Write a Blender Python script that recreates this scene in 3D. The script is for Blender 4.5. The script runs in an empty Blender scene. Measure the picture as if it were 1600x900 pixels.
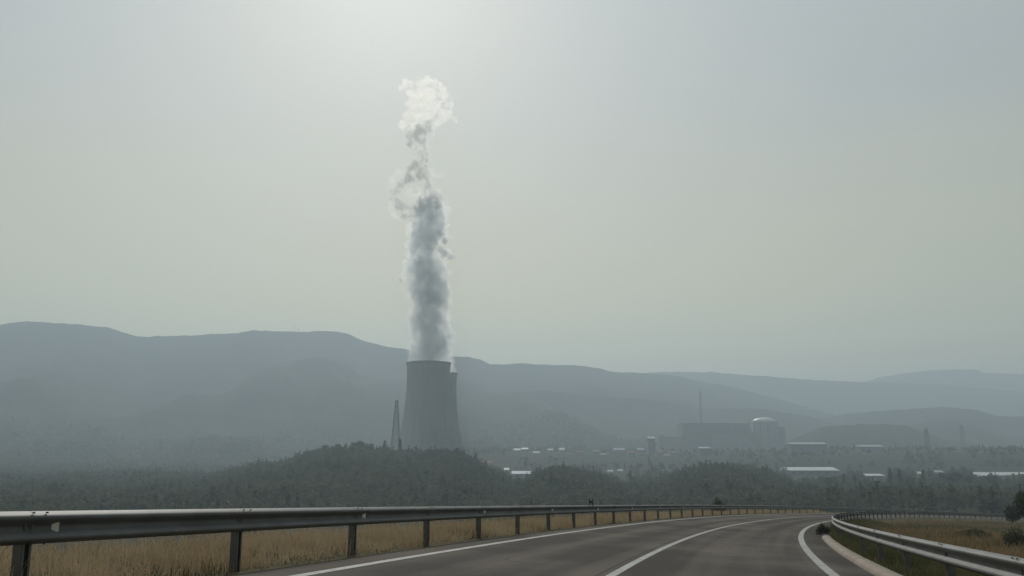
import bpy, bmesh, math, random
import numpy as np
from mathutils import Vector, noise as pnoise
R = math.radians
random.seed(7); rng = np.random.default_rng(11)
sc = bpy.context.scene
C = sc.collection

# ------------------------------------------------------------------ camera, sky, sun, exposure
FPX, YH = 1400.0, 722.0                       # focal length and level line of the 1600 x 900 frame
PITCH = math.atan((YH - 450) / FPX)
cp, sp = math.cos(PITCH), math.sin(PITCH)
cam_d = bpy.data.cameras.new('camera'); cam = bpy.data.objects.new('camera', cam_d); C.objects.link(cam)
cam_d.sensor_width = 36; cam_d.lens = 36 * FPX / 1600
cam_d.clip_start = 0.1; cam_d.clip_end = 40000
cam.rotation_euler = (math.pi / 2 + PITCH, 0, 0)
sc.camera = cam

SUN_EL, SUN_AZ = R(36), R(-9)                 # azimuth from +Y towards +X
w = bpy.data.worlds.new('World'); sc.world = w; w.use_nodes = True
nt = w.node_tree; nt.nodes.clear()
sky = nt.nodes.new('ShaderNodeTexSky'); sky.sky_type = 'NISHITA'; sky.sun_disc = False
sky.sun_elevation = SUN_EL; sky.sun_rotation = SUN_AZ
sky.air_density = 1.0; sky.dust_density = 1.3; sky.ozone_density = 1.0; sky.altitude = 300
hsv = nt.nodes.new('ShaderNodeHueSaturation'); hsv.inputs['Saturation'].default_value = 0.8
tint = nt.nodes.new('ShaderNodeMix'); tint.data_type = 'RGBA'; tint.blend_type = 'MULTIPLY'
tint.inputs['Factor'].default_value = 1.0; tint.inputs[7].default_value = (0.96, 1.0, 0.97, 1)
bgn = nt.nodes.new('ShaderNodeBackground'); bgn.inputs['Strength'].default_value = 0.069
wo = nt.nodes.new('ShaderNodeOutputWorld')
nt.links.new(sky.outputs[0], hsv.inputs['Color']); nt.links.new(hsv.outputs[0], tint.inputs[6])
veil = nt.nodes.new('ShaderNodeMix'); veil.data_type = 'RGBA'; veil.inputs['Factor'].default_value = 0.43   # thin smoke veil, creamier towards the horizon all round
tcw = nt.nodes.new('ShaderNodeTexCoord'); sxyz = nt.nodes.new('ShaderNodeSeparateXYZ'); vr = nt.nodes.new('ShaderNodeValToRGB')
vr.color_ramp.elements[0].position = 0.03; vr.color_ramp.elements[0].color = (1.44, 1.10, .22, 1)
vr.color_ramp.elements[1].position = 0.62; vr.color_ramp.elements[1].color = (.86, 1.0, 1.10, 1)
e_ = vr.color_ramp.elements.new(0.18); e_.color = (1.38, 1.09, .26, 1); e_ = vr.color_ramp.elements.new(0.36); e_.color = (1.08, 1.0, .72, 1)
vs = nt.nodes.new('ShaderNodeMix'); vs.data_type = 'RGBA'; vs.blend_type = 'MULTIPLY'; vs.inputs['Factor'].default_value = 1; vs.inputs[7].default_value = (9.3, 9.3, 9.3, 1)
vm = nt.nodes.new('ShaderNodeMapping'); vm.inputs['Scale'].default_value = (1.6, 1.6, 6.0); vn = nt.nodes.new('ShaderNodeTexNoise'); vn.inputs['Scale'].default_value = 1.4; vn.inputs['Detail'].default_value = 3
vq = nt.nodes.new('ShaderNodeMapRange'); vq.inputs['To Min'].default_value = .27; vq.inputs['To Max'].default_value = .59           # the veil is a little thicker and thinner in streaks
nt.links.new(tcw.outputs['Generated'], vm.inputs[0]); nt.links.new(vm.outputs[0], vn.inputs['Vector']); nt.links.new(vn.outputs['Fac'], vq.inputs['Value']); nt.links.new(vq.outputs[0], veil.inputs['Factor'])
nt.links.new(tcw.outputs['Generated'], sxyz.inputs[0]); nt.links.new(sxyz.outputs['Z'], vr.inputs[0]); nt.links.new(vr.outputs[0], vs.inputs[6]); nt.links.new(vs.outputs[2], veil.inputs[7])
nt.links.new(tint.outputs[2], veil.inputs[6]); nt.links.new(veil.outputs[2], bgn.inputs['Color']); nt.links.new(bgn.outputs[0], wo.inputs['Surface'])

sun_d = bpy.data.lights.new('sun', 'SUN'); sun_d.energy = 2.2; sun_d.angle = R(2.5); sun_d.color = (1, 0.96, 0.90)
sun = bpy.data.objects.new('sun', sun_d); C.objects.link(sun)
sdir = Vector((math.sin(SUN_AZ) * math.cos(SUN_EL), math.cos(SUN_AZ) * math.cos(SUN_EL), math.sin(SUN_EL)))
sun.rotation_euler = sdir.to_track_quat('Z', 'Y').to_euler(); sun.location = (0, 0, 300)

HAZE_DENSITY, HAZE_G, HAZE_COL = 0.00043, 0.32, (0.66, 0.78, 0.855)

sc.view_settings.view_transform = 'Standard'; sc.view_settings.look = 'None'
sc.view_settings.gamma = 1; sc.view_settings.use_curve_mapping = False
sc.view_settings.exposure = 0.0
sc.cycles.use_denoising = True
sc.cycles.volume_bounces = 3; sc.cycles.max_bounces = 6; sc.cycles.diffuse_bounces = 2
sc.cycles.transparent_max_bounces = 16; sc.cycles.volume_step_rate = 0.25; sc.cycles.volume_max_steps = 512
sc.cycles.use_adaptive_sampling = False

# ------------------------------------------------------------------ helpers
def ray(px, py):
    """(X, Z) per metre of Y for a direction given in frame pixels"""
    u = (px - 800) / FPX; v = (450 - py) / FPX
    d = cp - v * sp
    return u / d, (sp + v * cp) / d
def at(px, py, Y):
    a, b = ray(px, py); return Vector((a * Y, Y, b * Y))

def tag(o, label=None, cat=None, group=None, kind=None):
    if label: o['label'] = label
    if cat: o['category'] = cat
    if group: o['group'] = group
    if kind: o['kind'] = kind
    return o
def link(name, me, mat=None, parent=None, loc=None):
    o = bpy.data.objects.new(name, me); C.objects.link(o)
    if mat is not None and me is not None and not me.materials: me.materials.append(mat)
    if parent is not None: o.parent = parent
    if loc is not None: o.location = loc
    return o
def empty(name, loc, rz=0):
    o = bpy.data.objects.new(name, None); C.objects.link(o); o.location = loc; o.rotation_euler = (0, 0, rz)
    o.empty_display_size = 0.5
    return o
def mesh_np(name, V, Fq, smooth=False):
    """mesh from an (n,3) array and an (m,k) array of faces, all with k corners"""
    V = np.asarray(V, np.float32); Fq = np.asarray(Fq, np.int32)
    me = bpy.data.meshes.new(name); k = Fq.shape[1]
    me.vertices.add(len(V)); me.vertices.foreach_set('co', V.ravel())
    me.loops.add(Fq.size); me.loops.foreach_set('vertex_index', Fq.ravel())
    me.polygons.add(len(Fq)); me.polygons.foreach_set('loop_start', np.arange(0, Fq.size, k, dtype=np.int32))
    me.update(calc_edges=True)
    if smooth: me.polygons.foreach_set('use_smooth', np.ones(len(Fq), bool))
    return me
def grid_faces(nr, nc, closed=False):
    i = np.arange(nr - 1)[:, None]; j = np.arange(nc if closed else nc - 1)[None, :]; j2 = (j + 1) % nc
    return np.stack([i * nc + j, i * nc + j2, (i + 1) * nc + j2, (i + 1) * nc + j], -1).reshape(-1, 4)
class MB:
    def __init__(s): s.bm = bmesh.new()
    def box(s, x0, x1, y0, y1, z0, z1):
        v = [s.bm.verts.new(p) for p in ((x0,y0,z0),(x1,y0,z0),(x1,y1,z0),(x0,y1,z0),(x0,y0,z1),(x1,y0,z1),(x1,y1,z1),(x0,y1,z1))]
        for f in ((3,2,1,0),(4,5,6,7),(0,1,5,4),(1,2,6,5),(2,3,7,6),(3,0,4,7)): s.bm.faces.new([v[i] for i in f])
        return s
    def bar(s, a, b, t, t2=None):
        a, b = Vector(a), Vector(b); d = (b - a).normalized()
        n = d.orthogonal().normalized(); m = d.cross(n); t2 = t2 or t
        r = []
        for p, q in ((a, t), (b, t2)):
            r.append([s.bm.verts.new(p + n * q * c + m * q * e) for c, e in ((-.5,-.5),(.5,-.5),(.5,.5),(-.5,.5))])
        for i in range(4): s.bm.faces.new((r[0][i], r[0][(i+1) % 4], r[1][(i+1) % 4], r[1][i]))
        s.bm.faces.new(r[0][::-1]); s.bm.faces.new(r[1])
        return s
    def lathe(s, prof, n=32, smooth=True, cx=0, cy=0):
        rings = []
        for r, z in prof:
            if r < 1e-6: rings.append([s.bm.verts.new((cx, cy, z))])
            else: rings.append([s.bm.verts.new((cx + r*math.cos(2*math.pi*i/n), cy + r*math.sin(2*math.pi*i/n), z)) for i in range(n)])
        for a, b in zip(rings, rings[1:]):
            for i in range(n):
                j = (i + 1) % n
                if len(a) == 1 and len(b) == 1: continue
                if len(a) == 1: f = s.bm.faces.new((a[0], b[j], b[i]))
                elif len(b) == 1: f = s.bm.faces.new((a[i], a[j], b[0]))
                else: f = s.bm.faces.new((a[i], a[j], b[j], b[i]))
                f.smooth = smooth
        return s
    def prism(s, pts, y0, y1):
        """closed outline in x,z pushed along y"""
        a = [s.bm.verts.new((x, y0, z)) for x, z in pts]; b = [s.bm.verts.new((x, y1, z)) for x, z in pts]
        n = len(pts)
        for i in range(n): s.bm.faces.new((a[i], a[(i+1) % n], b[(i+1) % n], b[i]))
        s.bm.faces.new(a[::-1]); s.bm.faces.new(b)
        return s
    def mesh(s, name):
        bmesh.ops.recalc_face_normals(s.bm, faces=s.bm.faces)
        me = bpy.data.meshes.new(name); s.bm.to_mesh(me); s.bm.free(); return me
    def build(s, name, mat, parent=None, loc=None): return link(name, s.mesh(name), mat, parent, loc)

# value noise in numpy
_tab = rng.random((256, 256))
def vnoise(x, y):
    xi = np.floor(x).astype(int); yi = np.floor(y).astype(int); fx = x - xi; fy = y - yi
    fx = fx*fx*(3-2*fx); fy = fy*fy*(3-2*fy)
    a = _tab[xi & 255, yi & 255]; b = _tab[(xi+1) & 255, yi & 255]; c = _tab[xi & 255, (yi+1) & 255]; d = _tab[(xi+1) & 255, (yi+1) & 255]
    return (a*(1-fx)+b*fx)*(1-fy) + (c*(1-fx)+d*fx)*fy - .5
def fbm(x, y, o=4):
    r = 0; a = 1
    for k in range(o): r = r + a*vnoise(x*2**k + 17.3*k, y*2**k + 5.1*k); a *= .5
    return r
def sstep(a, b, x):
    t = np.clip((x - a) / (b - a), 0, 1); return t*t*(3 - 2*t)

# ------------------------------------------------------------------ materials
def mat(name, col, rough=0.8, metal=0.0, var=None, scale=1.0, bump=0.0, bscale=None, spec=0.3, coord='Object', detail=4):
    m = bpy.data.materials.new(name); m.use_nodes = True; t = m.node_tree; b = t.nodes['Principled BSDF']
    b.inputs['Base Color'].default_value = (*col, 1); b.inputs['Roughness'].default_value = rough
    b.inputs['Metallic'].default_value = metal; b.inputs['Specular IOR Level'].default_value = spec
    if var or bump:
        tc = t.nodes.new('ShaderNodeTexCoord')
    if var:
        n = t.nodes.new('ShaderNodeTexNoise'); n.inputs['Scale'].default_value = scale; n.inputs['Detail'].default_value = detail
        cr = t.nodes.new('ShaderNodeValToRGB'); cr.color_ramp.elements[0].position = .33; cr.color_ramp.elements[1].position = .67
        cr.color_ramp.elements[0].color = (*col, 1); cr.color_ramp.elements[1].color = (*var, 1)
        t.links.new(tc.outputs[coord], n.inputs['Vector']); t.links.new(n.outputs['Fac'], cr.inputs[0]); t.links.new(cr.outputs[0], b.inputs['Base Color'])
    if bump:
        n2 = t.nodes.new('ShaderNodeTexNoise'); n2.inputs['Scale'].default_value = bscale or scale; n2.inputs['Detail'].default_value = 6
        bp = t.nodes.new('ShaderNodeBump'); bp.inputs['Strength'].default_value = bump; bp.inputs['Distance'].default_value = .02
        t.links.new(tc.outputs[coord], n2.inputs['Vector']); t.links.new(n2.outputs['Fac'], bp.inputs['Height']); t.links.new(bp.outputs[0], b.inputs['Normal'])
    return m
def vol_mat(name, density, col, g, noise=None):
    m = bpy.data.materials.new(name); m.use_nodes = True; t = m.node_tree; t.nodes.clear()
    o = t.nodes.new('ShaderNodeOutputMaterial'); v = t.nodes.new('ShaderNodeVolumePrincipled')
    v.inputs['Color'].default_value = (*col, 1); v.inputs['Density'].default_value = density; v.inputs['Anisotropy'].default_value = g
    if noise:          # puffs and gaps inside the steam
        size, lo, hi = noise
        tc = t.nodes.new('ShaderNodeTexCoord'); n = t.nodes.new('ShaderNodeTexNoise'); n.inputs['Scale'].default_value = 1/size; n.inputs['Detail'].default_value = 3.5; n.inputs['Roughness'].default_value = .58; n.inputs['Distortion'].default_value = .6
        mr = t.nodes.new('ShaderNodeMapRange'); mr.interpolation_type = 'SMOOTHSTEP'; mr.inputs['From Min'].default_value = lo; mr.inputs['From Max'].default_value = hi; mr.inputs['To Max'].default_value = density
        t.links.new(tc.outputs['Object'], n.inputs['Vector']); t.links.new(n.outputs['Fac'], mr.inputs['Value']); t.links.new(mr.outputs[0], v.inputs['Density'])
    t.links.new(v.outputs[0], o.inputs['Volume']); return m

def leaf_mat(name, c1, c2, scale, thru=.25):
    m = mat(name, c1, .75, var=c2, scale=scale, spec=.15)
    t = m.node_tree; b = t.nodes['Principled BSDF']; o = t.nodes['Material Output']
    tr = t.nodes.new('ShaderNodeBsdfTranslucent'); mx = t.nodes.new('ShaderNodeMixShader'); mx.inputs[0].default_value = thru
    cr = [n for n in t.nodes if n.type == 'VALTORGB'][0]
    t.links.new(cr.outputs[0], tr.inputs['Color']); t.links.new(b.outputs[0], mx.inputs[1]); t.links.new(tr.outputs[0], mx.inputs[2]); t.links.new(mx.outputs[0], o.inputs['Surface'])
    return m

M = dict(
    ground=mat('scrub_ground', (.034, .038, .020), .95, var=(.052, .050, .028), scale=.02, spec=.05, detail=8),
    hill=mat('forested_slope', (.030, .038, .024), .95, var=(.056, .058, .040), scale=.006, spec=.03, detail=9),  # tree tones darkened, the self-shadow of the forest is put into the colour
    verge=mat('dry_verge_soil', (.13, .10, .055), .95, var=(.09, .085, .045), scale=1.2, bump=.6, bscale=6, spec=.05),
    concrete=mat('tower_concrete', (.30, .30, .28), .85, var=(.24, .24, .23), scale=.03, spec=.2, detail=6),
    rimc=mat('tower_rim_concrete', (.22, .22, .21), .85, spec=.2),
    kerb=mat('kerb_concrete', (.36, .30, .24), .85, var=(.27, .22, .17), scale=1.5, bump=.4, bscale=20, spec=.2),
    paint=mat('road_paint', (.42, .40, .36), .7, var=(.30, .285, .255), scale=2.2, spec=.3, detail=8),
    galv=mat('galvanised_steel', (.15, .15, .14), .58, metal=.20, var=(.105, .105, .095), scale=2.0, bump=.08, bscale=12, spec=.3, detail=8),
    post=mat('galvanised_post', (.14, .135, .12), .65, metal=.2, var=(.10, .095, .085), scale=4.0),
    reflector=mat('reflector_plate', (.75, .72, .60), .3, spec=.6),
    bolt=mat('dark_bolt', (.08, .08, .08), .5, metal=.6),
    dark=mat('dark_metal', (.045, .045, .045), .6, metal=.3),
    lattice=mat('lattice_steel', (.24, .25, .25), .6, metal=.4),
    white=mat('white_sheet_roof', (.66, .66, .64), .45, var=(.54, .54, .52), scale=.2, spec=.5),
    pale=mat('pale_render', (.34, .32, .29), .85, var=(.27, .25, .23), scale=.2),
    greyb=mat('grey_cladding', (.22, .22, .225), .8, var=(.18, .18, .185), scale=.1),
    darkb=mat('dark_cladding', (.17, .17, .18), .8, var=(.14, .14, .15), scale=.1),
    tile=mat('terracotta_tiles', (.34, .17, .11), .85, var=(.26, .13, .09), scale=.5),
    bluer=mat('blue_grey_sheet', (.36, .42, .46), .4, spec=.4),
    glass=mat('dark_window', (.03, .035, .04), .2, spec=.5),
    trunk=mat('bark', (.07, .055, .04), .9, var=(.04, .032, .025), scale=3),
    leaf=leaf_mat('pine_foliage', (.036, .046, .024), (.060, .070, .038), .6),
    leaf2=leaf_mat('broadleaf_foliage', (.040, .052, .022), (.070, .078, .034), .5),
    wood=leaf_mat('woodland_foliage', (.052, .064, .041), (.130, .136, .088), .06, .42),
    shrub=leaf_mat('shrub_foliage', (.058, .066, .032), (.095, .095, .048), 2.0, .35),
    dry=leaf_mat('dry_grass', (.42, .31, .185), (.53, .42, .27), .35),
    field=leaf_mat('field_grass', (.23, .155, .082), (.34, .235, .125), .25),
    green=leaf_mat('green_grass', (.075, .085, .030), (.16, .14, .06), .5),
    mast=mat('mast_steel', (.12, .12, .12), .6, metal=.3),
)
# asphalt: aggregate grain, wheel-track streaks and dark stains
def asphalt():
    m = bpy.data.materials.new('worn_asphalt'); m.use_nodes = True; t = m.node_tree; b = t.nodes['Principled BSDF']
    tc = t.nodes.new('ShaderNodeTexCoord')
    big = t.nodes.new('ShaderNodeTexNoise'); big.inputs['Scale'].default_value = .22; big.inputs['Detail'].default_value = 5
    fine = t.nodes.new('ShaderNodeTexNoise'); fine.inputs['Scale'].default_value = 26; fine.inputs['Detail'].default_value = 3
    uv = t.nodes.new('ShaderNodeMapping'); uv.inputs['Scale'].default_value = (.02, 1.1, 1)
    st = t.nodes.new('ShaderNodeTexNoise'); st.inputs['Scale'].default_value = 1.0; st.inputs['Detail'].default_value = 4
    t.links.new(tc.outputs['Object'], big.inputs['Vector']); t.links.new(tc.outputs['Object'], fine.inputs['Vector'])
    t.links.new(tc.outputs['UV'], uv.inputs['Vector']); t.links.new(uv.outputs[0], st.inputs['Vector'])
    a = t.nodes.new('ShaderNodeMath'); a.operation = 'ADD'; t.links.new(big.outputs['Fac'], a.inputs[0]); t.links.new(st.outputs['Fac'], a.inputs[1])
    h = t.nodes.new('ShaderNodeMath'); h.operation = 'MULTIPLY_ADD'; h.inputs[1].default_value = .3; t.links.new(fine.outputs['Fac'], h.inputs[0]); t.links.new(a.outputs[0], h.inputs[2])
    cr = t.nodes.new('ShaderNodeValToRGB'); e = cr.color_ramp.elements
    e[0].position = .85; e[0].color = (.054, .046, .037, 1); e[1].position = 1.45; e[1].color = (.134, .112, .089, 1)
    mr = t.nodes.new('ShaderNodeMath'); mr.operation = 'MULTIPLY'; mr.inputs[1].default_value = 1.0
    t.links.new(h.outputs[0], cr.inputs[0]); t.links.new(cr.outputs[0], b.inputs['Base Color'])
    cr.color_ramp.elements[0].position = .35; cr.color_ramp.elements[1].position = .75
    mp = t.nodes.new('ShaderNodeMapRange'); mp.inputs['From Min'].default_value = .7; mp.inputs['From Max'].default_value = 1.6
    t.links.new(h.outputs[0], mp.inputs['Value']); t.links.new(mp.outputs[0], cr.inputs[0])
    # worn wheel paths and the paving joint run along the road (UV = station, offset)
    sx = t.nodes.new('ShaderNodeSeparateXYZ'); t.links.new(tc.outputs['UV'], sx.inputs[0])
    wp = t.nodes.new('ShaderNodeMath'); wp.operation = 'MULTIPLY_ADD'; wp.inputs[1].default_value = 3.45; wp.inputs[2].default_value = -1.0; t.links.new(sx.outputs['Y'], wp.inputs[0])
    wsn = t.nodes.new('ShaderNodeMath'); wsn.operation = 'SINE'; t.links.new(wp.outputs[0], wsn.inputs[0])
    wa = t.nodes.new('ShaderNodeMath'); wa.operation = 'MULTIPLY_ADD'; wa.inputs[1].default_value = .09; t.links.new(wsn.outputs[0], wa.inputs[0]); t.links.new(h.outputs[0], wa.inputs[2])
    jd = t.nodes.new('ShaderNodeMath'); jd.operation = 'COMPARE'; jd.inputs[1].default_value = 4.50; jd.inputs[2].default_value = .018; t.links.new(sx.outputs['Y'], jd.inputs[0])
    jm = t.nodes.new('ShaderNodeMath'); jm.operation = 'MULTIPLY_ADD'; jm.inputs[1].default_value = -.5; t.links.new(jd.outputs[0], jm.inputs[0]); t.links.new(wa.outputs[0], jm.inputs[2])
    vo = t.nodes.new('ShaderNodeTexVoronoi'); vo.feature = 'DISTANCE_TO_EDGE'; vo.inputs['Scale'].default_value = .33
    wv = t.nodes.new('ShaderNodeVectorMath'); wv.operation = 'ADD'; nw = t.nodes.new('ShaderNodeTexNoise'); nw.inputs['Scale'].default_value = 1.5; nw.inputs['Detail'].default_value = 5
    t.links.new(tc.outputs['Object'], nw.inputs['Vector']); t.links.new(tc.outputs['Object'], wv.inputs[0]); t.links.new(nw.outputs['Color'], wv.inputs[1]); t.links.new(wv.outputs[0], vo.inputs['Vector'])
    ck = t.nodes.new('ShaderNodeMath'); ck.operation = 'LESS_THAN'; ck.inputs[1].default_value = .006; t.links.new(vo.outputs['Distance'], ck.inputs[0])
    gate = t.nodes.new('ShaderNodeMath'); gate.operation = 'GREATER_THAN'; gate.inputs[1].default_value = .54; t.links.new(big.outputs['Fac'], gate.inputs[0])
    cg = t.nodes.new('ShaderNodeMath'); cg.operation = 'MULTIPLY'; t.links.new(ck.outputs[0], cg.inputs[0]); t.links.new(gate.outputs[0], cg.inputs[1])
    cm = t.nodes.new('ShaderNodeMath'); cm.operation = 'MULTIPLY_ADD'; cm.inputs[1].default_value = -.45; t.links.new(cg.outputs[0], cm.inputs[0]); t.links.new(jm.outputs[0], cm.inputs[2])
    t.links.new(cm.outputs[0], mp.inputs['Value'])
    b.inputs['Roughness'].default_value = .92; b.inputs['Specular IOR Level'].default_value = .10
    bp = t.nodes.new('ShaderNodeBump'); bp.inputs['Strength'].default_value = .35; bp.inputs['Distance'].default_value = .01
    t.links.new(fine.outputs['Fac'], bp.inputs['Height']); t.links.new(bp.outputs[0], b.inputs['Normal'])
    return m
def streaks(m, amount):
    """rain streaks down the shell"""
    t = m.node_tree; b = t.nodes['Principled BSDF']; src = b.inputs['Base Color'].links[0].from_socket
    tc = t.nodes.new('ShaderNodeTexCoord'); mp = t.nodes.new('ShaderNodeMapping'); mp.inputs['Scale'].default_value = (1, 1, .03)
    n = t.nodes.new('ShaderNodeTexNoise'); n.inputs['Scale'].default_value = .16; n.inputs['Detail'].default_value = 6
    mx = t.nodes.new('ShaderNodeMix'); mx.data_type = 'RGBA'; mx.blend_type = 'MULTIPLY'; r = t.nodes.new('ShaderNodeMapRange'); r.inputs['From Min'].default_value = .35; r.inputs['From Max'].default_value = .7; r.inputs['To Max'].default_value = amount
    mx.inputs[7].default_value = (.45, .44, .42, 1)
    t.links.new(tc.outputs['Object'], mp.inputs[0]); t.links.new(mp.outputs[0], n.inputs['Vector']); t.links.new(n.outputs['Fac'], r.inputs['Value']); t.links.new(r.outputs[0], mx.inputs['Factor']); t.links.new(src, mx.inputs[6]); t.links.new(mx.outputs[2], b.inputs['Base Color'])
streaks(M['concrete'], .32)
def worn(m, under, scale, lo):
    """paint rubbed through to the asphalt in flecks"""
    t = m.node_tree; b = t.nodes['Principled BSDF']; src = b.inputs['Base Color'].links[0].from_socket
    tc = t.nodes.new('ShaderNodeTexCoord'); n = t.nodes.new('ShaderNodeTexNoise'); n.inputs['Scale'].default_value = scale; n.inputs['Detail'].default_value = 7; n.inputs['Roughness'].default_value = .7
    r = t.nodes.new('ShaderNodeMapRange'); r.inputs['From Min'].default_value = lo; r.inputs['From Max'].default_value = lo + .07
    mx = t.nodes.new('ShaderNodeMix'); mx.data_type = 'RGBA'; mx.inputs[6].default_value = (*under, 1)
    t.links.new(tc.outputs['Object'], n.inputs['Vector']); t.links.new(n.outputs['Fac'], r.inputs['Value']); t.links.new(r.outputs[0], mx.inputs['Factor']); t.links.new(src, mx.inputs[7]); t.links.new(mx.outputs[2], b.inputs['Base Color'])
worn(M['paint'], (.09, .08, .07), 5.0, .36)
M['asphalt'] = asphalt()

# ------------------------------------------------------------------ the road line (offset q = 0 is the left guard rail, q grows to the right)
PS = np.arange(-40, 420, .5)
_hd = R(12.50886) + .0027 * PS - .09008e-5 * np.where(PS > 0, PS, 0)**2
_x = np.cumsum(np.sin(_hd)) * .5; _y = np.cumsum(np.cos(_hd)) * .5
_i0 = 80; _x += -4.62412 - _x[_i0]; _y += 8.9 - _y[_i0]
_z = -1.2668 - .0425 * PS - np.where(PS > 60, 1.4412 * ((PS - 60) / 200)**2, 0)
ESUP = .0399
def rpt(s, q, dz=0.0):
    X = np.interp(s, PS, _x); Y = np.interp(s, PS, _y); H = np.interp(s, PS, _hd); Z = np.interp(s, PS, _z)
    return np.stack(np.broadcast_arrays(X + q*np.cos(H), Y - q*np.sin(H), Z - ESUP*q + dz), -1)
def rhead(s): return np.interp(s, PS, _hd)
def nearest(X, Y):
    """station and offset of ground points"""
    sh = X.shape; X = X.ravel(); Y = Y.ravel(); s = np.zeros_like(X); q = np.zeros_like(X)
    for a in range(0, len(X), 20000):
        x = X[a:a+20000, None]; y = Y[a:a+20000, None]
        # measured from the middle of the carriageway
        i = np.argmin((x - _mx[None])**2 + (y - _my[None])**2, 1)
        s[a:a+20000] = PS[::2][i]
        h = _hd[::2][i]; dx = x[:, 0] - _x[::2][i]; dy = y[:, 0] - _y[::2][i]
        q0 = dx*np.cos(h) - dy*np.sin(h); al = dx*np.sin(h) + dy*np.cos(h)
        dist = np.hypot(x[:, 0] - _mx[i], y[:, 0] - _my[i])
        q[a:a+20000] = 5 + np.sign(q0 - 5) * dist
    return s.reshape(sh), q.reshape(sh)
_mx = (_x + 5*np.cos(_hd))[::2]; _my = (_y - 5*np.sin(_hd))[::2]
QL, QC, QR, QK, QRR = 1.04, 4.71, 8.35, 9.28, 9.75

# ------------------------------------------------------------------ landform
_LR = [0, 60, 150, 300, 500, 640, 760, 860, 1000, 1100, 1250, 1600, 2200, 4000, 12000]
_LZ = [-8, -12, -16, -20, -20, -18.5, -16.5, -13, -7, 4, 11, 16, 20, 30, 40]
def ridge_tab(pts):
    t = np.array([ray(a, b) for a, b in pts]); return t[:, 0], t[:, 1]
def bump(X, Y, pts, Yc, wf, wb, drop=0.0):
    tx, tz = ridge_tab(pts); t = X / np.maximum(Y, 1)
    zc = np.interp(t, tx, tz) * Yc - drop
    d = Y - Yc; f = np.exp(-(np.where(d < 0, d / wf, d / wb))**2)
    return zc, f
WH = [([(200,775),(300,752),(330,738),(360,730),(400,720),(440,717),(460,712),(475,704),(500,698),(530,695),(560,693),(600,698),(640,700),(700,700),(720,703),(740,713),(760,723),(790,738),(820,750),(850,765),(900,790)], 700, 230, 200, 8.5),
      ([(790,775),(825,748),(840,734),(870,728),(900,728),(930,732),(950,740),(990,757),(1020,775)], 560, 150, 130, 7.0),
      ([(850,790),(875,770),(900,765),(945,760),(970,764),(985,777),(1005,792)], 400, 90, 80, 6.0),
      ([(960,775),(1010,752),(1060,733),(1100,722),(1150,722),(1200,730),(1240,748),(1280,760),(1330,752),(1400,748),(1480,748),(1530,744),(1560,752),(1600,765),(1700,770)], 620, 190, 160, 8.5)]
def height(X, Y, fine=True):
    X = np.asarray(X, float); Y = np.asarray(Y, float)
    r = np.hypot(X, Y)
    L = np.interp(r, _LR, _LZ) + fbm(X/170 + 3, Y/170, 4) * np.interp(r, [0, 200, 600, 1000, 3000], [2, 5, 4, 5, 14])
    t = X / np.maximum(Y, 1)
    L = L - 16*sstep(.0, -.25, t)*sstep(700, 1200, r)
    for pts, Yc, wf, wb, drop in WH:
        zc, f = bump(X, Y, pts, Yc, wf, wb, drop)
        z = L + (zc - L) * f
        L = np.where((zc > L) & (Y > 20), z, L)
    s, q = nearest(X, Y)
    ze = np.interp(s, PS, _z)
    out_l = np.maximum(-3.2 - q, 0); out_r = np.maximum(q - 11.5, 0)
    left = ze - .55 - out_l / 2.1 - sstep(0, 1.5, out_l) * .4
    rz = ze - ESUP*10 - .35 - .03*out_r - .0004*out_r**2 + fbm(X/9, Y/9, 3)*.5*sstep(0, 6, out_r)
    plat = np.where(q < 5, left, rz)
    road = (q > -3.2) & (q < 11.5)
    plat = np.where(road, ze - ESUP*q - .9, plat)
    H = np.where(road, plat, np.maximum(L, plat))
    return H
def sheet_polar(name, r0, r1, nr, th):
    rr = np.exp(np.linspace(math.log(r0), math.log(r1), nr)); Rr, T = np.meshgrid(rr, th, indexing='ij')
    X = Rr*np.sin(T); Y = Rr*np.cos(T); Z = height(X, Y)
    V = np.stack([X, Y, Z], -1).reshape(-1, 3)
    return mesh_np(name, V, grid_faces(nr, len(th))[:, ::-1], True)
th = np.concatenate([np.linspace(-math.pi, R(-48), 50)[:-1], np.linspace(R(-48), R(48), 620), np.linspace(R(48), math.pi, 50)[1:]])
ground = tag(link('ground', sheet_polar('ground', 2.5, 6300, 300, th), M['ground']), 'scrubby valley floor and embankment below the road', 'ground', kind='structure')

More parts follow.
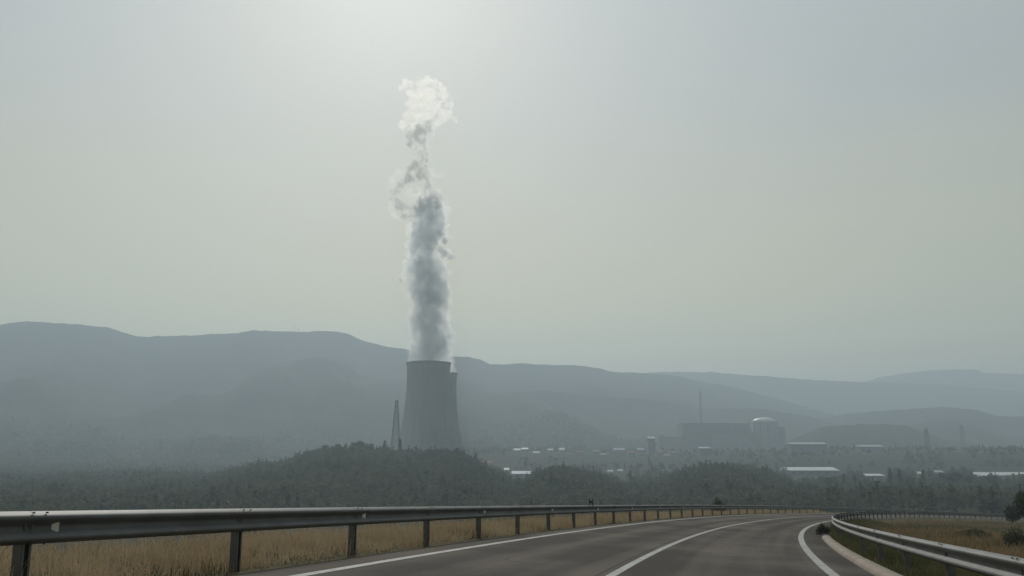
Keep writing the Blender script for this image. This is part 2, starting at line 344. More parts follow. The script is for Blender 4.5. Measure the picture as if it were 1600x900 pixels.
HILLS = []
def hill(name, pts, Yc, Yf, Yb, zf, label, rough=1.0, ext=True, nt_=620, nrow=46, seed=0, tree=2.5):
    tx, tz = ridge_tab(pts)
    t = np.linspace(max(tx[0], -1.0), min(tx[-1], 1.1), nt_)
    if callable(Yc): yc = Yc(t)
    else: yc = np.full_like(t, Yc)
    yc = yc * (1 + .05*fbm(t*4 + seed, t*0 + seed, 3))
    zc = np.interp(t, tx, tz) * yc + fbm(t*130 + seed, t*0 + 3, 4) * rough * yc/900
    u = np.concatenate([np.linspace(0, 1, nrow), np.linspace(1, 2, 14)[1:]])
    U, T = np.meshgrid(u, t, indexing='ij'); YC = yc[None, :] + 0*U; ZC = zc[None, :] + 0*U
    Yfoot = YC * Yf; Yback = YC * Yb
    Y = np.where(U <= 1, Yfoot + (YC - Yfoot)*U, YC + (Yback - YC)*(U - 1))
    Uf = np.clip(U, 0, 1); X = T * Y
    prof = np.where(U <= 1, .30*Uf + .70*Uf**2, 1 - sstep(0, 1, U - 1)*.9)
    amp = np.where(U <= 1, 4*Uf*(1 - Uf), 0) * .24 * np.maximum(ZC - zf, 0)
    gul = fbm(X/260 + seed, Y/420, 5)
    Z = zf + (ZC - zf)*prof + amp*gul
    fin = fbm(X/26 + seed, Y/40 + seed, 3) * tree * np.where(U < .999, 1, 0)
    Z = Z + fin*np.clip((1 - Uf)*6, 0, 1)
    # the lowest row dives into the valley floor
    Z[0] -= 40; Z[-1] -= 60
    me = mesh_np(name, np.stack([X, Y, Z], -1).reshape(-1, 3), grid_faces(len(u), nt_), True)
    HILLS.append((t, Y, Z))
    return tag(link(name, me, M['hill']), label, 'hill', kind='structure')

R1 = [(-900,560),(-400,530),(-150,515),(0,507),(20,504),(55,502),(75,504),(120,507),(165,511),(185,516),(215,526),(260,525),(310,524),(345,521),(372,521),(380,518),(400,516),(440,518),(470,518),(530,518),(545,522),(565,532),(600,541),(635,546),(665,551),(705,557),(730,558),(750,561),(765,569),(800,569),(815,568),(870,570),(915,572),(945,578),(960,581),(1000,583),(1060,588),(1100,596),(1144,604),(1174,612),(1210,622),(1260,636),(1330,655),(1420,690),(1500,720)]
hill('hill', R1, lambda t: np.interp(t, [-1, -.3, 0, .2, .5], [2350, 2600, 2750, 3050, 3050]), .42, 1.5, -12, 'long blue-grey mountain ridge behind the cooling towers', seed=1)
R2 = [(800,640),(900,600),(960,586),(1000,583),(1060,581),(1110,581),(1160,585),(1200,588),(1260,593),(1300,595),(1345,597),(1384,598),(1460,600),(1520,606),(1600,613),(1800,625),(2300,640)]
hill('hill', R2, 4100, .62, 1.3, 10, 'pale distant ridge sloping down to the right above the domed reactor', seed=2)
R3 = [(1150,640),(1250,615),(1345,598),(1385,587),(1420,582),(1470,578),(1500,577),(1520,577),(1535,582),(1560,584),(1600,585),(1800,592),(2400,620)]
hill('hill', R3, 5300, .7, 1.2, 20, 'palest flat-topped hill at the far right skyline', seed=3)
R6 = [(1180,690),(1260,658),(1330,646),(1400,640),(1460,637),(1480,636),(1510,639),(1530,642),(1560,651),(1600,651),(1700,660),(2000,668)]
hill('hill', R6, 2500, .6, 1.4, 0, 'hazy rounded hill in the middle distance at the right edge', seed=4)
R4 = [(600,700),(700,640),(790,612),(850,610),(900,615),(950,620),(1000,623),(1060,629),(1085,637),(1150,637),(1200,639),(1220,644),(1250,648),(1280,655),(1300,661),(1320,664),(1380,690),(1450,715)]
hill('hill', R4, 2300, .76, 1.3, 10, 'darker wooded hill directly behind the reactor dome', seed=5, tree=4)
R5 = [(1180,715),(1230,690),(1280,668),(1306,665),(1340,663),(1380,662),(1416,665),(1436,672),(1480,688),(1540,700),(1620,712)]
hill('hill', R5, 1750, .65, 1.35, -4, 'low dark wooded hill right of the reactor dome', seed=6, tree=4)

# haze: the smoky air of the valley
hz = MB().box(-6900, 6900, -6700, 6900, -110, 520).build('haze', vol_mat('valley_haze', HAZE_DENSITY, HAZE_COL, HAZE_G))
tag(hz, 'smoky grey-blue haze filling the valley', 'haze', kind='stuff')

# ------------------------------------------------------------------ road
sR = np.concatenate([np.arange(-30, 120, 1.0), np.arange(120, 400, 4.0)])
def strip(name, qs, dz, matl, parent=None, s=sR, uv=True, zfun=None):
    V = np.stack([rpt(s, q, d) for q, d in zip(qs, dz)], 1).reshape(-1, 3)
    f = grid_faces(len(s), len(qs))
    me = mesh_np(name, V, f[:, ::-1], False)
    if uv:
        u = me.uv_layers.new(name='UVMap'); li = np.zeros(len(me.loops), np.int32); me.loops.foreach_get('vertex_index', li)
        U = np.stack([np.repeat(s, len(qs)), np.tile(np.array(qs), len(s))], -1).astype(np.float32)
        u.data.foreach_set('uv', U[li].ravel())
    return link(name, me, matl, parent)
road = strip('road', [.12, .35, 2.5, 5, 7.5, 9.6], [-.25, 0, 0, 0, 0, 0], M['asphalt'])
tag(road, 'grey two-lane asphalt road curving to the right', 'road', kind='structure')
strip('edge_line', [QL - .085, QL + .085], [.004, .004], M['paint'], road)
strip('centre_line', [QC - .075, QC + .075], [.004, .004], M['paint'], road)
strip('edge_line', [QR - .10, QR + .10], [.004, .004], M['paint'], road)
# kerb along the inside shoulder, stopping with a rounded nose
sk = np.concatenate([np.arange(-28, 33, .5), [33.3, 33.5, 33.6]])
qs = [QK - .13, QK - .12, QK - .06, QK + .16, QK + .20, QK + .22]; hs = [-.05, .055, .11, .12, .08, -.15]
Vk = []
for s_ in sk:
    e = 1 if s_ < 33 else {33.3: .8, 33.5: .45, 33.6: .02}[round(float(s_), 1)]
    for q_, h_ in zip(qs, hs): Vk.append(rpt(s_, QK + (q_ - QK)*max(e, .2), h_*e if h_ > 0 else h_))
kb = link('kerb', mesh_np('kerb', np.array(Vk), grid_faces(len(sk), len(qs))[:, ::-1], False), M['kerb'])
tag(kb, 'low sand-coloured concrete kerb beside the right guard rail', 'kerb', kind='structure')
# verges
def verge(name, prof, label, s):
    V = []
    for s_ in s:
        for q, d, j in prof:
            p = rpt(s_, q, d); V.append(p + np.array([0, 0, j*float(fbm(np.array(p[0]*.6), np.array(p[1]*.6), 3))]))
    return tag(link(name, mesh_np(name, np.array(V), grid_faces(len(s), len(prof))[:, ::-1], True), M['verge']), label, 'verge', kind='structure')
verge('verge', [(-8.2, -4.2, 0), (-5.2, -1.6, .1), (-3.6, -.42, .25), (-2.6, -.12, .25), (-1.6, .02, .22), (-.8, .0, .12), (-.2, -.03, .06), (.3, -.06, 0), (.5, -.3, 0)], 'narrow dry grass verge under the left guard rail', sR)
verge('verge', [(9.3, -.3, 0), (9.45, -.02, .03), (9.9, .0, .08), (10.6, -.06, .15), (11.6, -.18, .2), (12.6, -.35, .2), (13.8, -1.2, 0)], 'weedy green verge under the right guard rail', sR)

# ------------------------------------------------------------------ guard rails
PROF = [(.000,.156),(.012,.153),(.060,.126),(.079,.114),(.083,.104),(.083,.088),(.074,.072),(.014,.030),(.004,.018),(.004,-.018),(.014,-.030),(.074,-.072),(.083,-.088),(.083,-.104),(.079,-.114),(.060,-.126),(.012,-.153),(.000,-.156)]
def beam_mesh(s0, s1, q, side, zc):
    """one W-beam length from s0 to s1; side +1 bulges to larger q"""
    n = 5; ss = np.linspace(s0, s1 + .16, n); V = []
    outer = [(u, v) for u, v in PROF]; inner = [(u - .006, v) for u, v in PROF[::-1]]
    loop = outer + inner; m = len(loop)
    for k, s_ in enumerate(ss):
        off = .004 if k == n - 1 else 0     # the end laps behind the next length
        for u, v in loop: V.append(rpt(s_, q + side*(u - .04 - off), zc + v))
    f = grid_faces(n, m, True)
    if side > 0: f = f[:, ::-1]
    me = mesh_np('beam', np.array(V), f, True)
    return me
def post_proto(h0, h1):
    b = MB(); t = .006; w_, d_ = .06, .10
    b.box(-w_, w_, -t, 0, h0, h1).box(-w_, -w_ + t, 0, d_, h0, h1).box(w_ - t, w_, 0, d_, h0, h1)
    b.box(-w_, -w_ + .03, d_ - t + .0005, d_ + .0005, h0, h1).box(w_ - .03, w_, d_ - t + .0005, d_ + .0005, h0, h1)
    me = b.mesh('post'); me.materials.append(M['post']); return me
def guardrail(q, side, top, s0, s1, label, refl):
    root = empty('guardrail', Vector(rpt(s0, q)))
    o0 = root.location.copy()
    zc = top - .156
    pm = post_proto(-.75, top - .06)
    spm = MB().box(-.05, .05, -.085, .0, -.10, .10).mesh('spacer'); spm.materials.append(M['post'])
    rm = MB().box(-.035, .035, -.012, .0, -.045, .045).mesh('reflector'); rm.materials.append(M['reflector'])
    bm_ = MB().lathe([(0, .006), (.012, .005), (.014, 0), (.014, -.01)], 8).mesh('bolt'); bm_.materials.append(M['bolt'])
    k = 0; s = s0
    while s < s1:
        b = link('beam', beam_mesh(s, s + 4, q, side, zc), M['galv'], root); b.location = -o0
        p = Vector(rpt(s, q - side*.125)); h = float(rhead(s))
        po = link('post', pm, None, root, p - o0); po.rotation_euler = (0, 0, -h + (math.pi/2 if side < 0 else -math.pi/2))
        if -4 < s < 60:
            sp_ = link('spacer', spm, None, po, (0, -.006, zc))
            for dz_ in (.138, -.138) if s < 24 else ():
                for ds in (-.09, .09):
                    c = Vector(rpt(s + ds + .08, q + side*.022, zc + dz_ + (.009 if dz_ > 0 else -.009))); bo = link('bolt', bm_, None, b, c); 
        if k in refl:
            c = Vector(rpt(s + .35, q + side*(-.022), zc)); r_ = link('reflector', rm, None, root, c - o0); r_.rotation_euler = (R(4), 0, -h + (math.pi/2*.6 if side > 0 else -math.pi/2*.6))
        s += 4; k += 1
    return tag(root, label, 'guard rail')
guardrail(0, 1, .80, -12, 376, 'galvanised steel guard rail along the left outer edge of the curve', set(range(3, 40, 2)))
guardrail(QRR, -1, .757, -8, 344, 'bright galvanised guard rail on the right inside of the curve behind the kerb', set(range(40, 41)))

# ------------------------------------------------------------------ foliage builders
def leaf_cloud(lobes, n, size, flat=.0, up=.3):
    """n quads spread through a list of (x,y,z,rx,ry,rz) lobes -> V, F"""
    lob = np.array(lobes); wts = lob[:, 3]*lob[:, 4]*lob[:, 5]; wts = wts/wts.sum()
    k = rng.choice(len(lob), n, p=wts); d = rng.normal(size=(n, 3)); d /= np.linalg.norm(d, axis=1)[:, None]
    rad = rng.random(n)**.45
    c = lob[k, :3] + d*rad[:, None]*lob[k, 3:]
    a = rng.normal(size=(n, 3)); a /= np.linalg.norm(a, axis=1)[:, None]
    b = np.cross(a, rng.normal(size=(n, 3))); b /= np.linalg.norm(b, axis=1)[:, None]
    sz = size*(.6 + .8*rng.random(n))[:, None]
    V = np.stack([c - a*sz, c + b*sz*.55, c + a*sz, c - b*sz*.55], 1).reshape(-1, 3)
    return V, np.arange(4*n).reshape(-1, 4)
def crown_lobes(kind, h, r):
    L = []
    if kind == 'pine':
        for i in range(9):
            a = random.random()*6.28; d = r*.55*random.random()**.5
            L.append((d*math.cos(a), d*math.sin(a), h*(.48 + .42*random.random()), r*(.4+.25*random.random()), r*(.4+.25*random.random()), h*(.10+.07*random.random())))
        L.append((0, 0, h*.70, r*.6, r*.6, h*.25))
    elif kind == 'poplar':
        for i in range(8):
            f = i/7; L.append((r*.3*(random.random()-.5), r*.3*(random.random()-.5), h*(.22+.68*f), r*(.75 - .45*abs(f-.35)), r*(.75 - .45*abs(f-.35)), h*.12))
    else:
        for i in range(10):
            a = random.random()*6.28; d = r*.62*random.random()**.5; z = h*(.38 + .45*random.random())
            L.append((d*math.cos(a), d*math.sin(a), z, r*(.34+.2*random.random()), r*(.34+.2*random.random()), h*(.13+.08*random.random())))
        L.append((0, 0, h*.6, r*.55, r*.55, h*.28))
    return L
def trunk_mesh(h, r, kind):
    b = MB(); t = .035*h
    pts = [Vector((0, 0, -1.0)), Vector((.02*h*random.uniform(-1, 1), .02*h*random.uniform(-1, 1), h*.3)), Vector((.04*h*random.uniform(-1, 1), .03*h, h*.6)), Vector((.03*h, 0, h*.88))]
    for k in range(3): b.bar(pts[k], pts[k+1], t*(1 - .28*k), t*(1 - .28*(k+1)))
    for k in range(6):
        f = .35 + .4*random.random(); p = pts[1].lerp(pts[3], f); a = random.random()*6.28
        b.bar(p, p + Vector((math.cos(a)*r*.6, math.sin(a)*r*.6, h*.14)), t*.4, t*.12)
    return b.mesh('trunk')
PROTO = []
for kind, hh, rr_, n, lf, m_ in (('pine', 8, 3.2, 900, .42, 'leaf'), ('pine', 9.5, 3.0, 950, .42, 'leaf'), ('broad', 8, 3.6, 1000, .42, 'leaf2'), ('broad', 7, 3.2, 900, .40, 'leaf2'), ('poplar', 12, 1.7, 800, .38, 'leaf2'), ('poplar', 10, 1.5, 700, .36, 'leaf')):
    V, Fq = leaf_cloud(crown_lobes(kind, hh, rr_), n, lf)
    cm = mesh_np('crown', V, Fq); cm.materials.append(M[m_]); tm = trunk_mesh(hh, rr_, kind); tm.materials.append(M['trunk'])
    PROTO.append((kind, hh, cm, tm))
def tree(px, Y, k, scale, label, group=None, name=None, dpx=None):
    X = ray(px, 740)[0]*Y; z = float(height(np.array([X]), np.array([Y]))[0])
    kind, hh, cm, tm = PROTO[k]
    o = empty(name or {'pine': 'pine_tree', 'poplar': 'poplar_tree'}.get(kind, 'tree'), (X, Y, z - .1), random.random()*6.28); o.scale = (scale*random.uniform(.9, 1.15), scale*random.uniform(.9, 1.15), scale)
    link('trunk', tm, None, o); link('crown', cm, None, o)
    return tag(o, label, 'tree', group)

# sheds and houses of the valley: name, left and right bearing, roof ridge, distance, depth, wall, roof, label
BLD = []
def B(*a, **k): BLD.append((a, k))
W, P_, G_ = M['white'], M['pale'], M['darkb']
B('industrial_shed', 1233, 1311, 730, 860, 36, G_, W, 'long white-roofed shed nearest below the domed reactor', gable=3.0, door=True, windows=6)
B('industrial_shed', 1236, 1292, 691, 1250, 30, G_, M['bluer'], 'faint pale long shed just right of the reactor', gable=2.4)
B('industrial_shed', 1345, 1381, 695, 1280, 30, G_, M['bluer'], 'faint pale shed half hidden behind trees left of the nearer pylon', gable=2.4)
B('industrial_shed', 1370, 1406, 720.5, 1000, 28, G_, W, 'white-roofed shed left of the nearer pylon', gable=1.7)
B('industrial_shed', 1486, 1508, 719, 1020, 24, G_, W, 'small white-roofed shed right of the nearer pylon', gable=1.5)
B('industrial_shed', 1353, 1383, 740.5, 800, 24, G_, W, 'low white-roofed shed just above the row of trees', gable=1.6)
B('industrial_shed', 1521, 1625, 738, 810, 32, P_, W, 'longest white-roofed shed at the right edge', gable=3.2, door=True, windows=7)
B('house', 1434, 1444, 737, 800, 9, P_, W, 'small white roof peeking between trees of the right row', gable=1.8, windows=2)
B('house', 1462, 1474, 735, 820, 9, P_, M['bluer'], 'small pale house behind the trees left of the tallest right row trees', gable=1.6, windows=2)
B('shed', 1394, 1420, 762, 560, 10, G_, M['greyb'], 'dim pale low roof inside the right hand woods', gable=1.6)
B('service_building', 1093, 1110, 698, 1180, 16, G_, M['bluer'], 'small blue-roofed block below the turbine hall', gable=2.0)
B('shed', 1013, 1023, 682, 1250, 10, G_, W, 'tiny bright-roofed shed left of the turbine hall', gable=2.6)
B('house', 803, 813, 700.5, 1230, 10, P_, W, 'brightest white-roofed house right of the cooling towers', gable=2.6, windows=3)
B('house', 815, 825, 699.5, 1240, 10, P_, W, 'second white-roofed house next to the brightest one', gable=2.0, windows=3)
B('house', 874, 882, 699.5, 1230, 10, P_, W, 'lone bright-roofed house midway between cooling towers and turbine hall', gable=2.8, windows=2)
B('house', 856, 864, 701, 1240, 10, P_, M['bluer'], 'small pale house left of the lone bright-roofed house', gable=2.0, windows=2)
B('house', 959, 976, 700, 1230, 10, P_, M['bluer'], 'faint wide pale house among village trees', gable=2.2, windows=4)
B('house', 750, 769, 720, 1030, 10, P_, M['tile'], 'terracotta-roofed house at the right foot of the wooded hill', gable=2.4, windows=4)
B('house', 800, 829, 736, 870, 12, P_, M['bluer'], 'wide pale-roofed house beside the dark wooded mound', gable=2.6, windows=5)
B('house', 788, 795, 731, 900, 8, P_, W, 'tiny white house left of the wide pale-roofed house', gable=2.0, windows=1)
B('house', 950, 958, 734, 900, 8, P_, M['bluer'], 'left one of two tiny pale houses behind the wooded mound', gable=1.8, windows=1)
B('house', 966, 973, 733, 900, 8, P_, M['bluer'], 'right one of two tiny pale houses behind the wooded mound', gable=1.8, windows=1)
ORD = 'first second third fourth fifth sixth seventh eighth ninth tenth eleventh twelfth'.split()
for n_, (px, y, rf) in enumerate(((838, 705, 'bluer'), (848, 710, 'tile'), (892, 708, 'pale'), (907, 704, 'tile'), (919, 710, 'bluer'), (931, 703, 'tile'), (943, 708, 'pale'), (987, 704, 'tile'), (1001, 700, 'bluer'), (1031, 703, 'tile'), (1042, 709, 'pale'), (1052, 705, 'tile'))):
    B('house', px - 5, px + 5, y, 1160 + (px*7 % 11)*9, 9, P_, M[rf], ORD[n_] + ' faint village house from the left between cooling towers and turbine hall', gable=2.4, windows=3, group='faint village houses')
def clear(X, Y):
    """spots that stay open: the yards in front of and around the buildings"""
    ok = np.ones(len(X), bool); px = 800 + FPX*1.0187*X/Y
    for a, k in BLD: ok &= ~((px > a[1] - 6) & (px < a[2] + 6) & (Y > a[4] - (170 if a[4] > 600 else 45)) & (Y < a[4] + a[5] + 25))
    for p0, p1, y0, y1 in ((1028, 1230, 1380, 1720), (640, 730, 1080, 1360)): ok &= ~((px > p0) & (px < p1) & (Y > y0) & (Y < y1))
    return ok
# woods: one mass each, every tree of it a cloud of leaf-sized faces
def wood(name, spots, nq, size, hrange, label, mix=(.55, .3, .15), zs_=None):
    Vs = []; protos = []
    for kind, cnt in (('pine', 5), ('broad', 4), ('poplar', 2)):
        for _ in range(cnt):
            V, Fq = leaf_cloud(crown_lobes(kind, 1.0, {'pine': .38, 'broad': .46, 'poplar': .17}[kind]), nq, size); protos.append((kind, V))
    groups = {k: [p[1] for p in protos if p[0] == k] for k in ('pine', 'broad', 'poplar')}
    X = spots[:, 0]; Y = spots[:, 1]; Z = height(X, Y) if zs_ is None else zs_
    for i in range(len(X)):
        kd = rng.choice(['pine', 'broad', 'poplar'], p=mix); V = groups[kd][rng.integers(len(groups[kd]))]
        h = rng.uniform(*hrange)*(1.25 if kd == 'poplar' else 1.0); a = rng.random()*6.28; c, s = math.cos(a), math.sin(a)
        W = V*h; W = np.stack([W[:, 0]*c - W[:, 1]*s + X[i], W[:, 0]*s + W[:, 1]*c + Y[i], W[:, 2] + Z[i] - .12*h], -1); Vs.append(W)
    V = np.concatenate(Vs); Fq = np.arange(len(V)).reshape(-1, 4)
    return tag(link(name, mesh_np(name, V, Fq), M['wood']), label, 'wood', kind='stuff')
def scatter(n, px0, px1, Y0, Y1, test=None):
    """n ground spots even over the ground between two bearings and two distances"""
    t0 = ray(px0, 740)[0]; t1 = ray(px1, 740)[0]
    Y = np.sqrt(rng.random(n)*(Y1**2 - Y0**2) + Y0**2); X = (t0 + (t1 - t0)*rng.random(n))*Y
    s, q = nearest(X, Y); ok = ((q < -16) | (q > 70)) & clear(X, Y)
    if test is not None: ok &= test(X, Y)
    return np.stack([X[ok], Y[ok]], -1)
wood('woodland', scatter(5200, 200, 900, 300, 800), 56, .078, (5, 9.5), 'dark wood covering the hill in front of the cooling towers')
wood('woodland', scatter(2000, 770, 1040, 260, 640), 56, .078, (4, 8), 'dark wooded mounds right of centre just above the guard rail')
wood('woodland', scatter(4200, 990, 1720, 290, 760), 52, .080, (5, 10), 'hazy wood in the valley behind the bend of the road', (.45, .3, .25))
wood('woodland', scatter(5200, -200, 420, 260, 1000), 42, .092, (5, 9), 'dim wooded slope at the left below the mountain ridge')
_pl = lambda X, Y: fbm(X/90 + 9, Y/90, 3) > -.3
wood('woodland', scatter(6500, -150, 1750, 720, 1800, _pl), 24, .13, (5, 10), 'faint tree cover around the factory sheds and village')

# the lower slopes of the ridge carry the same scrub trees, thinning upwards
def on_hill(k, n, t0, t1, u1):
    t, Yg, Zg = HILLS[k]; j = rng.integers(np.searchsorted(t, t0), np.searchsorted(t, t1), n); u = rng.random(n)**1.5*u1*45; i = np.floor(u).astype(int); f = u - i; g = rng.random(n)
    y = (Yg[i, j]*(1-f) + Yg[i+1, j]*f)*(1-g) + (Yg[i, j+1]*(1-f) + Yg[i+1, j+1]*f)*g; z = (Zg[i, j]*(1-f) + Zg[i+1, j]*f)*(1-g) + (Zg[i, j+1]*(1-f) + Zg[i+1, j+1]*f)*g
    tt = t[j]*(1-g) + t[j+1]*g; ok = (tt > t0) & (tt < t1) & (z > -14)
    return np.stack([tt*y, y], -1)[ok], z[ok]
sp_, z_ = on_hill(0, 15000, -.66, .33, .38)
wood('woodland', sp_, 16, .17, (4, 8), 'faint scrub trees on the lower slope of the long mountain ridge', zs_=z_)

# ------------------------------------------------------------------ single trees that stand out
for n_, (px, Y, k, s_) in enumerate(((478, 545, 2, .8), (507, 550, 0, .95), (528, 552, 2, 1.0), (552, 556, 3, 1.25), (563, 556, 0, 1.1), (577, 558, 2, 1.1), (646, 560, 3, .8), (688, 555, 2, .9), (712, 552, 0, .95))):
    Y *= 1.25; s_ *= 1.2
    tree(px, Y, k, s_, ORD[n_] + ' small tree from the left on the skyline of the wooded hill', 'trees on the crest of the wooded hill')
tree(600, 685, 4, 1.1, 'narrow upright tree on the wooded hill left of the lattice mast')
tree(624, 681, 4, 1.25, 'narrow dark tree at the foot of the lattice mast')
tree(743, 650, 4, 1.0, 'slim tree at the right end of the wooded hill')
tree(985, 680, 4, 1.1, 'slim dark tree standing above the woods near the pale village houses')
tree(963, 680, 5, .8, 'small slim tree between two pale village houses')
for n_, (px, Y, k, s_) in enumerate(((1292, 455, 2, 1.2), (1318, 450, 4, .9), (1335, 450, 5, 1.0), (1390, 455, 4, 1.1), (1405, 450, 4, 1.05), (1420, 452, 2, 1.1), (1442, 450, 4, 1.0), (1484, 450, 2, 1.35), (1497, 455, 0, 1.25), (1513, 448, 3, 1.3), (1543, 450, 2, 1.1), (1555, 440, 4, .8))):
    Y *= 1.28; s_ *= 1.2
    tree(px, Y, k, s_, ORD[n_] + ' tree from the left in the hazy row across the right hand valley', 'trees in the right hand valley row')
tree(1600, 105, 2, .56, 'large dark tree cut off by the right edge of the picture')
tree(1574, 122, 3, .42, 'low dark bushy tree left of the large tree at the right edge')

def shrub(loc, r, h, n, leafsize, label, name='shrub'):
    o = empty(name, loc); L = []
    for i in range(7):
        a = random.random()*6.28; d = r*.6*random.random()**.5
        L.append((d*math.cos(a), d*math.sin(a), h*(.3 + .45*random.random()*(1 - d/r)), r*.42, r*.42, h*.24))
    L.append((0, 0, h*.7, r*.3, r*.3, h*.3))
    V, Fq = leaf_cloud(L, n, leafsize); link('foliage', mesh_np('foliage', V, Fq), M['shrub'], o)
    b = MB()
    for i in range(6):
        a = random.random()*6.28; b.bar((0, 0, -.2), (math.cos(a)*r*.5, math.sin(a)*r*.5, h*.6), .05*r, .02*r)
    b.build('stem', M['trunk'], o)
    return tag(o, label, 'shrub')
p = rpt(81, -2.2, -.15); shrub(p, .95, 1.75, 700, .10, 'dark pointed bush poking above the far left guard rail')
p = rpt(34.3, QK - .05, -.02); shrub(p, .36, .62, 900, .04, 'dark weed clump at the tip of the concrete kerb')
def field_spot(px, py):
    for Y in np.arange(8, 260, .25):
        a, b = ray(px, py)
        if b*Y <= float(height(np.array([a*Y]), np.array([float(Y)]))[0]): return Vector((a*Y, Y, b*Y))
for px, py, r_, h_, lab in ((1592, 858, 1.0, 1.15, 'dark green bush in the dry field at the right edge'), (1525, 843, 1.2, .65, 'low olive bush in the middle of the dry field on the right'), (1335, 818, .8, .8, 'dark bush behind the start of the right guard rail')):
    q = field_spot(px, py)
    if q: shrub(q, r_, h_, 900, .06, lab)

# ------------------------------------------------------------------ grass
def blades(name, P, hmin, hmax, wd, matl, label, lean=.65, parent=None):
    n = len(P); h = hmin + (hmax - hmin)*rng.random(n)**1.4; a = rng.random(n)*6.28; l = lean*h*rng.random(n); b = rng.random(n)*6.28
    h *= np.clip(.75 + 1.0*fbm(P[:, 0]*.9 + 7, P[:, 1]*.9, 3), .35, 1.35)
    w_ = wd*(.6 + .8*rng.random(n))
    sx, sy = np.cos(a)*w_/2, np.sin(a)*w_/2; dx, dy = np.cos(b)*l, np.sin(b)*l; z0 = np.zeros(n)
    p = P
    V = np.stack([p + np.stack([-sx, -sy, z0 - .03], -1), p + np.stack([sx, sy, z0 - .03], -1),
                  p + np.stack([sx*.7 + dx*.4, sy*.7 + dy*.4, h*.55], -1), p + np.stack([-sx*.7 + dx*.4, -sy*.7 + dy*.4, h*.55], -1),
                  p + np.stack([dx + sx*.15, dy + sy*.15, h], -1), p + np.stack([dx - sx*.15, dy - sy*.15, h*.97], -1)], 1).reshape(-1, 3)
    i = np.arange(n)[:, None]*6
    Fq = np.concatenate([i + np.array([[0, 1, 2, 3]]), i + np.array([[3, 2, 4, 5]])])
    return tag(link(name, mesh_np(name, V, Fq), matl), label, 'grass', kind='stuff')
def verge_points(n, s0, s1, q0, q1, prof, clump=.0):
    s = s0 + (s1 - s0)*rng.random(n)**1.6; q = q0 + (q1 - q0)*rng.random(n)
    d = np.interp(q, [a for a, b in prof], [b for a, b in prof]); P = rpt(s, q, d)
    keep = fbm(P[:, 0]*.8, P[:, 1]*.8, 3) > clump
    return P[keep]
pl_ = [(-3.6, -.42), (-2.6, -.12), (-1.6, .02), (-.8, .0), (-.2, -.03), (.3, -.06)]
blades('dry_grass', verge_points(95000, -3, 130, -3.4, -.05, pl_, -.35), .12, .42, .016, M['dry'], 'dry straw-coloured grass behind the left guard rail')
blades('green_grass', verge_points(16000, -3, 110, -2.0, .15, pl_, .12), .06, .24, .014, M['green'], 'greenish weeds at the foot of the left guard rail posts')
pr_ = [(9.45, -.02), (9.9, .0), (10.6, -.06), (11.6, -.18), (12.6, -.35)]
blades('green_grass', verge_points(60000, 0, 90, 9.5, 12.4, pr_, -.3), .08, .42, .014, M['green'], 'olive green weeds under the right guard rail')
def field_points(n, thr, far=150):
    t = ray(1180, 800)[0] + (ray(1900, 800)[0] - ray(1180, 800)[0])*rng.random(n); Y = 10*(far/10)**rng.random(n); X = t*Y
    s, q = nearest(X, Y); k = (q > 11.6); X, Y = X[k], Y[k]
    c = fbm(X*.16 + 4, Y*.16, 4) + .25*fbm(X*1.1, Y*1.1, 2)
    k = (c > thr) if thr > -9 else (c < .05); X, Y = X[k], Y[k]
    return np.stack([X, Y, height(X, Y)], -1)
blades('dry_grass', field_points(130000, -.12), .15, .60, .03, M['field'], 'ochre dry grass over the field inside the bend')
blades('green_grass', field_points(70000, -10), .12, .45, .03, M['green'], 'patches of olive green grass in the field inside the bend')

# ------------------------------------------------------------------ power station
def gz(X, Y): return float(height(np.array([float(X)]), np.array([float(Y)]))[0])
def tower(px, top_y, Y, H, label, group):
    p = at(px, top_y, Y); base = p.z - H
    o = empty('cooling_tower', (p.x, p.y, base))
    zt, rt, c = 108.0, 27.6, 92.0
    def rad(z): return rt*math.sqrt(1 + ((z - zt)/c)**2)
    zs = np.linspace(-6, H - 1.6, 40)
    prof = [(rad(z), z) for z in zs] + [(rad(z) - .9, z) for z in zs[::-1]]
    prof.append(prof[0])
    MB().lathe(prof, 96).build('shell', M['concrete'], o)
    rr = rad(H)
    MB().lathe([(rr - .95, H - 1.597), (rr + .75, H - 1.597), (rr + .75, H), (rr - .95, H), (rr - .95, H - 1.597)], 96, False).build('rim', M['rimc'], o)
    return tag(o, label, 'cooling tower', group), p
T1, P1 = tower(669.8, 567, 1150, 129, 'concrete cooling tower in front with the tall thick steam column', 'cooling towers')
T2, P2 = tower(683.5, 583.5, 1290, 129, 'cooling tower mostly hidden behind the front cooling tower at its right', 'cooling towers')

